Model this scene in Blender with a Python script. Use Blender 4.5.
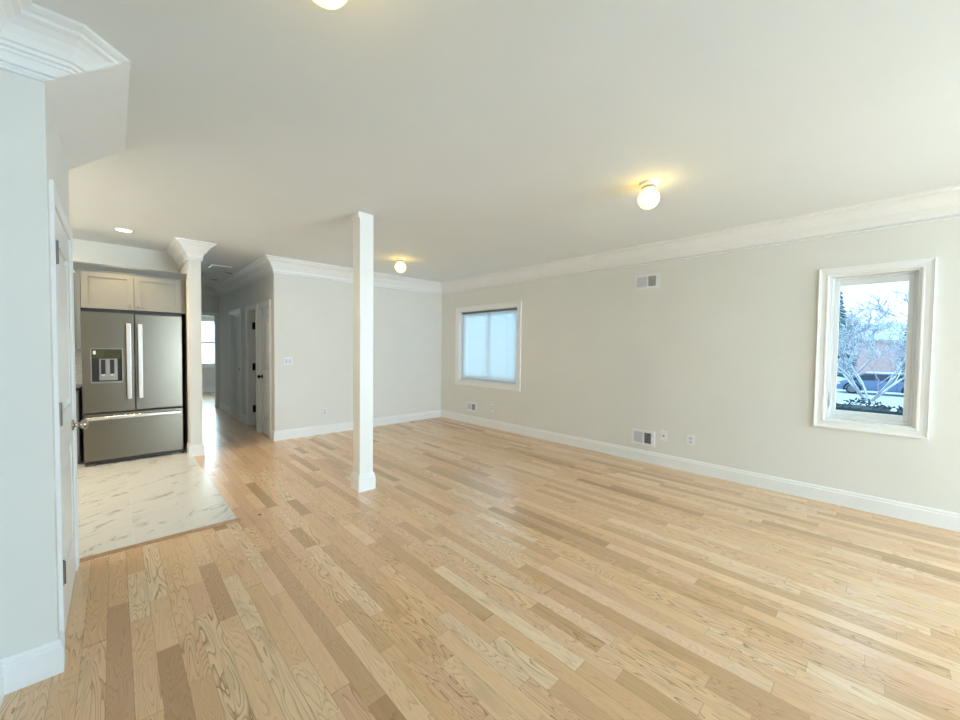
import bpy, bmesh, math, random
from mathutils import Vector, Matrix
for o in list(bpy.data.objects): bpy.data.objects.remove(o)
S = bpy.context.scene
C = S.collection

# ------------------------------------------------------------------ camera, sky, daylight, exposure
F_PX, YAW, PITCH, ROLL, CAM_Z = 382.27, 0.76336, -0.030723, 0.010979, 1.35938
cam = bpy.data.cameras.new('camera'); cam_ob = bpy.data.objects.new('camera', cam); C.objects.link(cam_ob)
cam.sensor_width = 36.0; cam.lens = 36.0 * F_PX / 960.0; cam.clip_start = 0.02; cam.clip_end = 400
cy, sy, cp_, sp_ = math.cos(YAW), math.sin(YAW), math.cos(PITCH), math.sin(PITCH)
fw = Vector((sy * cp_, cy * cp_, sp_)); rt = Vector((cy, -sy, 0)); up = rt.cross(fw)
r2 = math.cos(ROLL) * rt + math.sin(ROLL) * up; u2 = -math.sin(ROLL) * rt + math.cos(ROLL) * up
cam_ob.matrix_world = Matrix(((r2.x, u2.x, -fw.x, 0), (r2.y, u2.y, -fw.y, 0), (r2.z, u2.z, -fw.z, CAM_Z), (0, 0, 0, 1)))
S.camera = cam_ob

W = bpy.data.worlds.new('sky'); S.world = W; W.use_nodes = True
wn = W.node_tree.nodes; wl = W.node_tree.links; wn.clear()
wo = wn.new('ShaderNodeOutputWorld'); bg = wn.new('ShaderNodeBackground')
tc = wn.new('ShaderNodeTexCoord'); sp = wn.new('ShaderNodeSeparateXYZ'); rp = wn.new('ShaderNodeValToRGB')
wl.new(tc.outputs['Generated'], sp.inputs[0]); wl.new(sp.outputs['Z'], rp.inputs[0])
rp.color_ramp.elements[0].position = 0.0; rp.color_ramp.elements[0].color = (0.80, 0.95, 1.0, 1)
rp.color_ramp.elements[1].position = 0.5; rp.color_ramp.elements[1].color = (0.62, 0.83, 1.0, 1)
wl.new(rp.outputs[0], bg.inputs[0]); bg.inputs[1].default_value = .92
wl.new(bg.outputs[0], wo.inputs[0])

S.view_settings.view_transform = 'Standard'
try: S.view_settings.look = 'None'
except Exception: pass
S.view_settings.exposure = 1.25; S.view_settings.gamma = 1.0; S.view_settings.use_curve_mapping = False
try: S.cycles.max_bounces = 8; S.cycles.diffuse_bounces = 5; S.cycles.transparent_max_bounces = 16
except Exception: pass

def area_light(name, loc, rot, sx, sy_, power, col):
    l = bpy.data.lights.new(name, 'AREA'); l.shape = 'RECTANGLE'; l.size = sx; l.size_y = sy_; l.energy = power; l.color = col
    o = bpy.data.objects.new(name, l); C.objects.link(o); o.location = loc; o.rotation_euler = rot
    return o
R = math.radians
# patio, side and kitchen lamps are added and unseen; the rest is window daylight
area_light('patio_fill', (3.5, -8.70, 1.25), (R(90), 0, 0), 2.0, 2.1, 220, (0.70, 0.865, 1.0))
area_light('side_fill', (4.86, -5.2, 1.35), (R(90), 0, R(90)), 3.5, 1.9, 265, (0.53, 0.79, 1.0))
area_light('daylight_corner', (4.90, 4.71, 1.40), (R(90), 0, R(90)), 1.36, 1.2, 1.1, (0.70, 0.91, 1.0))
area_light('daylight_bedroom', (1.65, 13.75, 1.45), (R(90), 0, R(180)), 1.3, 1.4, 30, (0.86, 0.94, 1.0))
area_light('kitchen_fill', (-2.25, 5.0, 1.5), (R(90), 0, R(-90)), 1.3, 1.2, 14, (1.0, 0.90, 0.72))
def point_light(name, loc, power, col, r=0.03):
    l = bpy.data.lights.new(name, 'POINT'); l.energy = power; l.color = col; l.shadow_soft_size = r
    o = bpy.data.objects.new(name, l); C.objects.link(o); o.location = loc; return o

# ------------------------------------------------------------------ materials
def new_mat(name):
    m = bpy.data.materials.new(name); m.use_nodes = True
    nt = m.node_tree; return m, nt, nt.nodes['Principled BSDF']
def mat(name, col, rough=0.5, metal=0.0, var=0.03, scale=6.0, coat=0.0, spec=0.5, bump=0.0):
    """plain surface with a faint procedural mottling"""
    m, nt, b = new_mat(name)
    b.inputs['Roughness'].default_value = rough; b.inputs['Metallic'].default_value = metal
    b.inputs['Coat Weight'].default_value = coat; b.inputs['Specular IOR Level'].default_value = spec
    t = nt.nodes.new('ShaderNodeTexCoord'); n = nt.nodes.new('ShaderNodeTexNoise'); n.inputs['Scale'].default_value = scale
    n.inputs['Detail'].default_value = 3
    nt.links.new(t.outputs['Object'], n.inputs['Vector'])
    r = nt.nodes.new('ShaderNodeValToRGB')
    r.color_ramp.elements[0].position = .3; r.color_ramp.elements[1].position = .7
    r.color_ramp.elements[0].color = tuple(c * (1 - var) for c in col) + (1,)
    r.color_ramp.elements[1].color = tuple(min(1, c * (1 + var)) for c in col) + (1,)
    nt.links.new(n.outputs['Fac'], r.inputs[0]); nt.links.new(r.outputs[0], b.inputs['Base Color'])
    if bump:
        n2 = nt.nodes.new('ShaderNodeTexNoise'); n2.inputs['Scale'].default_value = 260
        nt.links.new(t.outputs['Object'], n2.inputs['Vector'])
        bp = nt.nodes.new('ShaderNodeBump'); bp.inputs['Strength'].default_value = bump; bp.inputs['Distance'].default_value = .002
        nt.links.new(n2.outputs['Fac'], bp.inputs['Height']); nt.links.new(bp.outputs[0], b.inputs['Normal'])
    return m
def emis(name, col, s):
    m, nt, b = new_mat(name)
    b.inputs['Base Color'].default_value = (.9, .88, .8, 1); b.inputs['Roughness'].default_value = .3
    b.inputs['Emission Color'].default_value = tuple(col) + (1,); b.inputs['Emission Strength'].default_value = s
    return m
M = {}
M['wall'] = mat('wall_paint', (.77, .770, .735), .7, var=.012, scale=2, bump=.12)
M['ceil'] = mat('ceiling_paint', (.83, .865, .88), .8, var=.012, scale=1.5)
M['trim'] = mat('trim_paint', (.86, .87, .87), .38, var=.01)
M['column'] = mat('column_paint', (.84, .83, .79), .4, var=.01)
M['door'] = mat('door_paint', (.83, .84, .83), .35, var=.01)
M['vinyl'] = mat('window_vinyl', (.85, .89, .92), .35, var=.01)
M['plastic'] = mat('white_plastic', (.84, .85, .88), .35, var=.01)
M['plastic_grey'] = mat('pale_grey_louvre', (.62, .64, .70), .5, var=.02)
M['dark'] = mat('duct_shade', (.03, .03, .032), .6)
M['slot'] = mat('outlet_slot', (.12, .12, .13), .5)
M['nickel'] = mat('brushed_nickel', (.55, .50, .45), .25, metal=1.0)
M['darknickel'] = mat('dark_nickel', (.20, .18, .16), .35, metal=1.0)
M['bronze'] = mat('dark_bronze', (.03, .026, .022), .35, metal=.7)
M['cab'] = mat('greige_cabinet', (.24, .235, .205), .42, var=.015)
M['cabgrey'] = mat('grey_cabinet', (.17, .185, .185), .42, var=.015)
M['black'] = mat('black_plastic', (.012, .012, .012), .45)
M['blackgap'] = mat('black_steel_side', (.018, .018, .019), .5)
M['counter'] = mat('black_stone', (.02, .02, .022), .2, var=.3, scale=60)
M['display'] = mat('dispenser_display', (.055, .06, .035), .12)
M['paddle'] = mat('dispenser_steel', (.30, .29, .26), .35, metal=.8)
M['indigo'] = mat('dispenser_paddle', (.012, .012, .02), .3)
M['handle'] = mat('polished_handle', (.70, .69, .66), .25, metal=.9)
M['chrome'] = mat('chrome', (.75, .75, .75), .12, metal=1.0)
M['globe'] = emis('lit_opal_glass', (1.0, .66, .09), 2.9)
M['downlit'] = emis('lit_downlight', (1.0, .93, .78), 6.0)
M['lens'] = mat('unlit_lens', (.10, .10, .075), .4)
M['thresh'] = mat('threshold_oak', (.47, .29, .165), .4, var=.15, scale=30)
M['grille'] = mat('vent_grille', (.45, .45, .40), .5)
M['rubber'] = mat('tyre_rubber', (.02, .022, .03), .8)
M['carpaint'] = mat('blue_car_paint', (.12, .20, .38), .25, var=.05, coat=.6)
M['carglass'] = mat('car_glass', (.04, .055, .08), .08)
M['alloy'] = mat('alloy_wheel', (.20, .22, .26), .35, metal=.6)
M['lamp'] = mat('headlamp', (.7, .72, .75), .15)
M['snow'] = mat('snow', (.74, .83, .92), .8, var=.05, scale=.6)
M['bark'] = mat('snowy_bark', (.34, .33, .37), .9, var=.25, scale=8)
M['brick'] = mat('hazed_brick', (.66, .48, .48), .9, var=.1, scale=3)  # red brick paled, haze put into the colour
M['hedge'] = mat('hedge_leaf', (.012, .035, .045), .7, var=.5, scale=12)
M['needle'] = mat('conifer_needle', (.13, .22, .26), .8, var=.4, scale=3)
M['needlesnow'] = mat('snow_on_needles', (.62, .76, .85), .8, var=.1, scale=3)
M['siding'] = mat('pale_siding', (.62, .70, .66), .7, var=.03)
M['shingle'] = mat('snowy_shingle', (.70, .76, .84), .8, var=.05)

def steel_mat():
    m, nt, b = new_mat('brushed_stainless')
    t = nt.nodes.new('ShaderNodeTexCoord'); mp = nt.nodes.new('ShaderNodeMapping'); mp.inputs['Scale'].default_value = (3, 3, 400)
    n = nt.nodes.new('ShaderNodeTexNoise'); n.inputs['Scale'].default_value = 2
    nt.links.new(t.outputs['Object'], mp.inputs[0]); nt.links.new(mp.outputs[0], n.inputs['Vector'])
    r = nt.nodes.new('ShaderNodeValToRGB'); r.color_ramp.elements[0].color = (.185, .168, .132, 1); r.color_ramp.elements[1].color = (.21, .192, .155, 1)
    nt.links.new(n.outputs['Fac'], r.inputs[0]); nt.links.new(r.outputs[0], b.inputs['Base Color'])
    b.inputs['Metallic'].default_value = 1.0; b.inputs['Roughness'].default_value = .28
    return m
M['steel'] = steel_mat()

def glass_mat(name, tint, gloss=.08):
    m = bpy.data.materials.new(name); m.use_nodes = True; nt = m.node_tree; nt.nodes.clear()
    o = nt.nodes.new('ShaderNodeOutputMaterial'); mx = nt.nodes.new('ShaderNodeMixShader')
    a = nt.nodes.new('ShaderNodeBsdfTransparent'); a.inputs[0].default_value = tuple(tint) + (1,)
    g = nt.nodes.new('ShaderNodeBsdfGlossy'); g.inputs['Roughness'].default_value = .02
    f = nt.nodes.new('ShaderNodeFresnel'); f.inputs[0].default_value = 1.3
    nt.links.new(f.outputs[0], mx.inputs[0]); nt.links.new(a.outputs[0], mx.inputs[1]); nt.links.new(g.outputs[0], mx.inputs[2])
    nt.links.new(mx.outputs[0], o.inputs[0]); return m
M['glass'] = glass_mat('clear_glass', (.90, .98, 1.0))

def slat_mat():
    m = bpy.data.materials.new('translucent_blind_slat'); m.use_nodes = True; nt = m.node_tree; nt.nodes.clear()
    o = nt.nodes.new('ShaderNodeOutputMaterial'); mx = nt.nodes.new('ShaderNodeMixShader'); mx.inputs[0].default_value = .62
    d = nt.nodes.new('ShaderNodeBsdfDiffuse'); d.inputs[0].default_value = (.88, .92, .95, 1)
    t = nt.nodes.new('ShaderNodeBsdfTranslucent'); t.inputs[0].default_value = (.90, .97, 1.0, 1)
    nt.links.new(d.outputs[0], mx.inputs[1]); nt.links.new(t.outputs[0], mx.inputs[2]); nt.links.new(mx.outputs[0], o.inputs[0])
    return m
M['slat'] = slat_mat()

def N(nt, typ, **kw):
    n = nt.nodes.new(typ)
    for k, v in kw.items(): setattr(n, k, v)
    return n
def mth(nt, op, a, b=None, c=None):
    n = nt.nodes.new('ShaderNodeMath'); n.operation = op
    for i, v in enumerate((a, b, c)):
        if v is None: continue
        if isinstance(v, (int, float)): n.inputs[i].default_value = v
        else: nt.links.new(v, n.inputs[i])
    return n.outputs[0]
def comb(nt, x, y, z):
    n = nt.nodes.new('ShaderNodeCombineXYZ')
    for i, v in enumerate((x, y, z)):
        if isinstance(v, (int, float)): n.inputs[i].default_value = v
        else: nt.links.new(v, n.inputs[i])
    return n.outputs[0]
def mixc(nt, f, a, b, mode='MIX'):
    n = nt.nodes.new('ShaderNodeMix'); n.data_type = 'RGBA'; n.blend_type = mode
    for s, v in ((n.inputs[0], f), (n.inputs[6], a), (n.inputs[7], b)):
        if isinstance(v, (int, float)): s.default_value = v
        elif isinstance(v, tuple): s.default_value = v + (1,) if len(v) == 3 else v
        else: nt.links.new(v, s)
    return n.outputs[2]
def ramp(nt, fac, stops, interp='LINEAR'):
    r = nt.nodes.new('ShaderNodeValToRGB'); e = r.color_ramp.elements; r.color_ramp.interpolation = interp
    while len(e) > 1: e.remove(e[-1])
    e[0].position = stops[0][0]; e[0].color = tuple(stops[0][1]) + (1,)
    for p, c in stops[1:]:
        q = e.new(p); q.color = tuple(c) + (1,)
    nt.links.new(fac, r.inputs[0]); return r.outputs[0]
def noise(nt, vec, scale, detail=2.0, rough=.5, dist=0.0):
    n = nt.nodes.new('ShaderNodeTexNoise'); n.inputs['Scale'].default_value = scale; n.inputs['Detail'].default_value = detail
    n.inputs['Roughness'].default_value = rough; n.inputs['Distortion'].default_value = dist
    nt.links.new(vec, n.inputs['Vector']); return n.outputs['Fac']
def white(nt, vec):
    n = nt.nodes.new('ShaderNodeTexWhiteNoise'); n.noise_dimensions = '3D'; nt.links.new(vec, n.inputs[0]); return n

def oak_floor():
    m, nt, b = new_mat('oak_strip_floor')
    g = N(nt, 'ShaderNodeNewGeometry'); s = N(nt, 'ShaderNodeSeparateXYZ'); nt.links.new(g.outputs['Position'], s.inputs[0])
    X, Y = s.outputs[0], s.outputs[1]
    u = mth(nt, 'DIVIDE', mth(nt, 'ADD', X, .0715 + 8), .0795)
    i = mth(nt, 'FLOOR', u); fu = mth(nt, 'SUBTRACT', u, i)
    rw = white(nt, comb(nt, i, 3.7, 1.1)); rs = N(nt, 'ShaderNodeSeparateColor'); nt.links.new(rw.outputs['Color'], rs.inputs[0])
    L = mth(nt, 'MULTIPLY_ADD', rs.outputs[0], .45, .50)
    v0 = mth(nt, 'ADD', mth(nt, 'DIVIDE', Y, L), mth(nt, 'MULTIPLY', rs.outputs[1], 40))
    v = mth(nt, 'MULTIPLY_ADD', mth(nt, 'SINE', mth(nt, 'MULTIPLY', v0, 2.3)), .32, v0)
    j = mth(nt, 'FLOOR', v); fv = mth(nt, 'SUBTRACT', v, j)
    idw = white(nt, comb(nt, i, j, 9.3)); ids = N(nt, 'ShaderNodeSeparateColor'); nt.links.new(idw.outputs['Color'], ids.inputs[0])
    a, bb, cc = ids.outputs[0], ids.outputs[1], ids.outputs[2]
    base = ramp(nt, a, [(0, (.48, .28, .13)), (.10, (.63, .40, .205)), (.25, (.77, .488, .26)), (.60, (.84, .567, .315)), (.85, (.87, .632, .385)), (1, (.90, .70, .48))])
    base = mixc(nt, mth(nt, 'MULTIPLY', mth(nt, 'POWER', bb, 2.2), .55), base, (.80, .50, .32))
    # cathedral figure: contour lines of a stretched noise field, different on every board
    off = mth(nt, 'MULTIPLY', cc, 57.0)
    pv = comb(nt, mth(nt, 'MULTIPLY', X, 15.0), mth(nt, 'MULTIPLY', Y, 1.5), mth(nt, 'MULTIPLY_ADD', j, 3.17, off))
    f = noise(nt, pv, 1.0, 1.6, .5, .25)
    rings = mth(nt, 'FRACT', mth(nt, 'MULTIPLY', f, mth(nt, 'MULTIPLY_ADD', bb, 15.0, 15.0)))
    line = mth(nt, 'POWER', rings, 4.6)
    fine = noise(nt, comb(nt, mth(nt, 'MULTIPLY', X, 210.0), mth(nt, 'MULTIPLY', Y, 5.0), off), 1.0, 3, .6)
    fl = mth(nt, 'MULTIPLY', mth(nt, 'SUBTRACT', fine, .45), 1.6)
    amp = mth(nt, 'MULTIPLY_ADD', cc, .80, .28)
    gm = mth(nt, 'MULTIPLY', mth(nt, 'MULTIPLY', line, amp), mth(nt, 'MULTIPLY_ADD', fine, .9, .5))
    col = mixc(nt, gm, base, (.36, .20, .08))
    col = mixc(nt, mth(nt, 'MAXIMUM', mth(nt, 'MULTIPLY', fl, .24), 0.0), col, (.36, .20, .10))
    # patches of darker heartwood and the odd knot
    pt = noise(nt, comb(nt, mth(nt, 'MULTIPLY', X, 9.0), mth(nt, 'MULTIPLY', Y, 2.5), off), 1.0, 2, .5)
    col = mixc(nt, mth(nt, 'MULTIPLY', mth(nt, 'MAXIMUM', mth(nt, 'SUBTRACT', pt, .60), 0.0), 1.8), col, (.34, .17, .08))
    kd = N(nt, 'ShaderNodeVectorMath'); kd.operation = 'DISTANCE'; nt.links.new(comb(nt, X, Y, 0.0), kd.inputs[0]); kd.inputs[1].default_value = (.83, 3.415, 0)
    col = mixc(nt, mth(nt, 'LESS_THAN', kd.outputs['Value'], .013), col, (.03, .015, .008))
    # joints
    eu = mth(nt, 'MINIMUM', fu, mth(nt, 'SUBTRACT', 1.0, fu)); ev = mth(nt, 'MULTIPLY', mth(nt, 'MINIMUM', fv, mth(nt, 'SUBTRACT', 1.0, fv)), mth(nt, 'MULTIPLY', L, 12.5))
    jn = mth(nt, 'LESS_THAN', mth(nt, 'MINIMUM', eu, ev), .013)
    col = mixc(nt, mth(nt, 'MULTIPLY', jn, .45), col, (.20, .10, .05))
    nt.links.new(col, b.inputs['Base Color'])
    b.inputs['Roughness'].default_value = .40
    nt.links.new(mth(nt, 'MULTIPLY_ADD', fine, .16, .26), b.inputs['Roughness'])
    b.inputs['Coat Weight'].default_value = .45; b.inputs['Coat Roughness'].default_value = .2; b.inputs['Coat IOR'].default_value = 1.6
    bp = N(nt, 'ShaderNodeBump'); bp.inputs['Strength'].default_value = .08; bp.inputs['Distance'].default_value = .002
    nt.links.new(mth(nt, 'SUBTRACT', fine, jn), bp.inputs['Height']); nt.links.new(bp.outputs[0], b.inputs['Normal'])
    return m
M['oak'] = oak_floor()

def marble_tile():
    m, nt, b = new_mat('marble_look_tile')
    g = N(nt, 'ShaderNodeNewGeometry'); s = N(nt, 'ShaderNodeSeparateXYZ'); nt.links.new(g.outputs['Position'], s.inputs[0])
    X, Y = s.outputs[0], s.outputs[1]
    u = mth(nt, 'DIVIDE', mth(nt, 'SUBTRACT', X, .08 - 30.5), .305); i = mth(nt, 'FLOOR', u); fu = mth(nt, 'SUBTRACT', u, i)
    v = mth(nt, 'DIVIDE', mth(nt, 'SUBTRACT', Y, 3.45 - 6.1), .61); j = mth(nt, 'FLOOR', v); fv = mth(nt, 'SUBTRACT', v, j)
    idw = white(nt, comb(nt, i, j, 2.2)); sc = N(nt, 'ShaderNodeVectorMath'); sc.operation = 'SCALE'; nt.links.new(idw.outputs['Color'], sc.inputs[0]); sc.inputs['Scale'].default_value = 20
    ad = N(nt, 'ShaderNodeVectorMath'); ad.operation = 'ADD'
    # veins run diagonally
    rx = mth(nt, 'ADD', mth(nt, 'MULTIPLY', X, .8), mth(nt, 'MULTIPLY', Y, .6)); ry = mth(nt, 'ADD', mth(nt, 'MULTIPLY', X, -.6), mth(nt, 'MULTIPLY', Y, .8))
    nt.links.new(comb(nt, mth(nt, 'MULTIPLY', rx, 1.5), mth(nt, 'MULTIPLY', ry, 3.4), 0.0), ad.inputs[0]); nt.links.new(sc.outputs[0], ad.inputs[1])
    n1 = noise(nt, ad.outputs[0], 1.25, 5, .58, .5)
    ve = mth(nt, 'ABSOLUTE', mth(nt, 'SUBTRACT', n1, .5))
    vein = mth(nt, 'POWER', mth(nt, 'MAXIMUM', mth(nt, 'SUBTRACT', 1.0, mth(nt, 'MULTIPLY', ve, 26.0)), 0.0), 1.6)
    n2 = noise(nt, ad.outputs[0], 2.2, 2, .5)
    msk = mth(nt, 'MAXIMUM', mth(nt, 'MINIMUM', mth(nt, 'MULTIPLY', mth(nt, 'SUBTRACT', n2, .47), 7.0), 1.0), 0.0)
    col = mixc(nt, mth(nt, 'MULTIPLY', mth(nt, 'MULTIPLY', vein, msk), .75), (.80, .80, .76), (.32, .31, .29))
    n3 = noise(nt, ad.outputs[0], .9, 3, .5)
    col = mixc(nt, mth(nt, 'MULTIPLY', mth(nt, 'MAXIMUM', mth(nt, 'SUBTRACT', n3, .55), 0.0), 1.2), col, (.55, .54, .51))
    eu = mth(nt, 'MULTIPLY', mth(nt, 'MINIMUM', fu, mth(nt, 'SUBTRACT', 1.0, fu)), .305); ev = mth(nt, 'MULTIPLY', mth(nt, 'MINIMUM', fv, mth(nt, 'SUBTRACT', 1.0, fv)), .61)
    jn = mth(nt, 'LESS_THAN', mth(nt, 'MINIMUM', eu, ev), .0022)
    col = mixc(nt, mth(nt, 'MULTIPLY', jn, .6), col, (.86, .86, .83))
    nt.links.new(col, b.inputs['Base Color']); b.inputs['Roughness'].default_value = .22
    return m
M['marble'] = marble_tile()

def splash_tile():
    m, nt, b = new_mat('white_backsplash_tile')
    t = N(nt, 'ShaderNodeNewGeometry'); s = N(nt, 'ShaderNodeSeparateXYZ'); nt.links.new(t.outputs['Position'], s.inputs[0])
    br = N(nt, 'ShaderNodeTexBrick'); br.inputs['Scale'].default_value = 6; nt.links.new(comb(nt, s.outputs[0], s.outputs[2], 0.0), br.inputs['Vector'])
    br.inputs['Color1'].default_value = (.74, .75, .74, 1); br.inputs['Color2'].default_value = (.68, .70, .69, 1); br.inputs['Mortar'].default_value = (.5, .51, .5, 1)
    br.inputs['Mortar Size'].default_value = .01
    nt.links.new(br.outputs[0], b.inputs['Base Color']); b.inputs['Roughness'].default_value = .2
    return m
M['splash'] = splash_tile()

# ------------------------------------------------------------------ mesh helpers
class MB:
    def __init__(s): s.bm = bmesh.new()
    def box(s, x0, x1, y0, y1, z0, z1):
        v = [s.bm.verts.new(p) for p in ((x0, y0, z0), (x1, y0, z0), (x1, y1, z0), (x0, y1, z0), (x0, y0, z1), (x1, y0, z1), (x1, y1, z1), (x0, y1, z1))]
        for f in ((0, 3, 2, 1), (4, 5, 6, 7), (0, 1, 5, 4), (1, 2, 6, 5), (2, 3, 7, 6), (3, 0, 4, 7)): s.bm.faces.new([v[k] for k in f])
        return s
    def hull(s, pts):
        t = bmesh.new(); vs = [t.verts.new(p) for p in pts]
        r = bmesh.ops.convex_hull(t, input=vs)
        me = bpy.data.meshes.new('tmp'); t.to_mesh(me); t.free(); s.bm.from_mesh(me); bpy.data.meshes.remove(me); return s
    def lathe(s, prof, center=(0, 0, 0), axis='Z', n=32):
        def mp(r, h, a):
            c, d = r * math.cos(a), r * math.sin(a)
            p = {'Z': (c, d, h), 'X': (h, c, d), 'Y': (d, h, c)}[axis]
            return (p[0] + center[0], p[1] + center[1], p[2] + center[2])
        rings = []
        for r, h in prof:
            if r < 1e-6: rings.append([s.bm.verts.new(mp(0, h, 0))])
            else: rings.append([s.bm.verts.new(mp(r, h, 2 * math.pi * k / n)) for k in range(n)])
        for A, B in zip(rings, rings[1:]):
            for k in range(n):
                a0, a1 = A[k % len(A)], A[(k + 1) % len(A)]; b0, b1 = B[k % len(B)], B[(k + 1) % len(B)]
                f = []
                for q in (a0, a1, b1, b0):
                    if q not in f: f.append(q)
                if len(f) > 2: s.bm.faces.new(f)
        return s
    def tube(s, pts, radii, n=8):
        pts = [Vector(p) for p in pts]; rings = []
        for k, p in enumerate(pts):
            d = (pts[min(k + 1, len(pts) - 1)] - pts[max(k - 1, 0)]).normalized()
            q = d.orthogonal().normalized() if k == 0 else (lq - d * lq.dot(d)).normalized()
            lq = q; w = d.cross(q); r = radii[k] if isinstance(radii, (list, tuple)) else radii
            rings.append([s.bm.verts.new(p + r * (math.cos(2 * math.pi * a / n) * q + math.sin(2 * math.pi * a / n) * w)) for a in range(n)])
        for A, B in zip(rings, rings[1:]):
            for k in range(n): s.bm.faces.new((A[k], A[(k + 1) % n], B[(k + 1) % n], B[k]))
        s.bm.faces.new(rings[0][::-1]); s.bm.faces.new(rings[-1]); return s
    def sweep(s, path, prof, mp, closed=False):
        """profile (d,w): d to the left of the path in its plane, w out of the plane; mitred corners"""
        P = [Vector(p) for p in path]; n = len(P); cols = []
        for k in range(n):
            d0 = (P[k] - P[k - 1]).normalized() if (k > 0 or closed) else None
            d1 = (P[(k + 1) % n] - P[k]).normalized() if (k < n - 1 or closed) else None
            if d0 is None: d0 = d1
            if d1 is None: d1 = d0
            n0 = Vector((-d0.y, d0.x)); n1 = Vector((-d1.y, d1.x)); b = (n0 + n1).normalized(); b = b / max(.2, b.dot(n0))
            cols.append([s.bm.verts.new(mp(P[k].x + b.x * d, P[k].y + b.y * d, w)) for d, w in prof])
        m = len(prof)
        for k in range(n if closed else n - 1):
            A, B = cols[k], cols[(k + 1) % n]
            for q in range(m): s.bm.faces.new((A[q], A[(q + 1) % m], B[(q + 1) % m], B[q]))
        if not closed:
            s.bm.faces.new(cols[0]); s.bm.faces.new(cols[-1][::-1])
        return s
    def build(s, name, m, parent=None, bevel=0.0, smooth=False, seg=2):
        bmesh.ops.recalc_face_normals(s.bm, faces=s.bm.faces)
        me = bpy.data.meshes.new(name); s.bm.to_mesh(me); s.bm.free()
        me.materials.append(M[m] if isinstance(m, str) else m)
        o = bpy.data.objects.new(name, me); C.objects.link(o)
        if parent is not None:
            o.parent = parent; o.matrix_parent_inverse = parent.matrix_world.inverted()
        if bevel:
            b = o.modifiers.new('bevel', 'BEVEL'); b.width = bevel; b.segments = seg; b.limit_method = 'ANGLE'; b.angle_limit = R(40)
        if smooth:
            for p in me.polygons: p.use_smooth = True
        return o
def box(name, m, b, parent=None, bevel=0.0): return MB().box(*b).build(name, m, parent, bevel)
def tag(o, label, cat, group=None, kind=None):
    o['label'] = label; o['category'] = cat
    if group: o['group'] = group
    if kind: o['kind'] = kind
    return o
def struct(o, label, cat): return tag(o, label, cat, None, 'structure')
def thing(name, label, cat, loc=(0, 0, 0), group=None, kind=None):
    o = bpy.data.objects.new(name, None); C.objects.link(o); o.location = loc; o.empty_display_size = .05
    o.matrix_world = Matrix.Translation(loc)
    return tag(o, label, cat, group, kind)
def grid_wall(name, m, axis, a0, a1, z0, z1, t0, t1, holes, label):
    """wall lying along axis 'x' or 'y', from t0 to t1 thick, with rectangular openings (a0,a1,z0,z1)"""
    As = sorted({a0, a1, *[v for h in holes for v in h[:2]]}); Zs = sorted({z0, z1, *[v for h in holes for v in h[2:]]})
    mb = MB()
    for p, q in zip(As, As[1:]):
        run = None
        for r, s_ in zip(Zs, Zs[1:]):
            solid = not any(h[0] <= p and q <= h[1] and h[2] <= r and s_ <= h[3] for h in holes)
            if solid:
                run = (run[0], s_) if run else (r, s_)
            if (not solid or s_ == Zs[-1]) and run:
                if axis == 'x': mb.box(p, q, t0, t1, *run)
                else: mb.box(t0, t1, p, q, *run)
                run = None
    return struct(mb.build(name, m), label, 'wall')

# ------------------------------------------------------------------ the room
XR, YB, XH, H = 4.646, 5.953, 1.645, 2.6
XL, YJ, XS, YC = -0.34, 2.313, -0.185, 3.40       # near left wall, jog, closet side wall, closet back
NX0, NX1, NY = .66, .78, 5.78                     # partition end beside the fridge
KY = 6.62; HE = 9.9; BE = 13.45                   # kitchen back, hall end, bedroom back
struct(box('floor', 'oak', (-3.0, 5.0, -8.8, 14.0, -.12, 0)), 'light oak strip floor running through room and hall', 'floor')
struct(box('floor_tile', 'marble', (-2.0, .68, 3.45, KY, 0.0, .003)), 'white marble tile floor of the kitchen', 'floor')
struct(box('ceiling', 'ceil', (-3.0, 5.0, -8.8, 14.0, H, H + .12)), 'flat off white ceiling', 'ceiling')
SW = (-7.0, -3.4, .4, 2.3)
W1 = (4.0, 5.42, .765, 2.03); W2 = (-.212, .330, .752, 2.036)
grid_wall('wall_right', 'wall', 'y', -8.6, 6.053, 0, H, XR, XR + .16, [W1, W2, SW], 'long cream right wall with two windows')
grid_wall('wall_back', 'wall', 'x', XH, XR, 0, H, YB, YB + .1, [], 'cream back wall left of the corner')
DA = (6.165, 6.66, 0, 1.955); DB = (6.885, 7.425, 0, 1.955); DC = (7.955, 8.74, 0, 1.955)
grid_wall('wall_hall_right', 'wall', 'y', YB + .1, HE + .1, 0, H, XH, XH + .1, [DA, DB, DC], 'hallway wall with three doorways')
EO = (.85, 1.585, 0, 2.0)
grid_wall('wall_hall_end', 'wall', 'x', NX1, XH, 0, H, HE, HE + .1, [EO], 'end wall of the hallway with cased opening')
grid_wall('wall_partition', 'wall', 'y', NY, HE + .1, 0, H, NX0, NX1, [], 'narrow wall end between refrigerator and hallway')
KW = (4.4, 5.6, 1.0, 2.1)
grid_wall('wall_kitchen_back', 'wall', 'x', -2.0, NX0, 0, H, KY, KY + .1, [], 'cream kitchen wall above the refrigerator cabinet')
grid_wall('wall_kitchen_left', 'wall', 'y', 3.3, KY + .1, 0, H, -2.1, -2.0, [KW], 'far left kitchen wall')
grid_wall('wall_left', 'wall', 'y', -8.6, YJ, 0, H, XL - .1, XL, [], 'cream left wall beside the camera')
grid_wall('wall_closet_front', 'wall', 'x', XL - .1, XS, 0, H, YJ, YJ + .1, [], 'short cream wall face left of the white door')
D1 = (2.455, 3.285, 0, 1.965)
grid_wall('wall_closet_side', 'wall', 'y', YJ + .1, YC, 0, H, XS - .1, XS, [D1], 'side wall holding the white door at left')
grid_wall('wall_closet_back', 'wall', 'x', -2.0, XS - .1, 0, H, YC - .1, YC, [], 'kitchen side of the closet')
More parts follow.
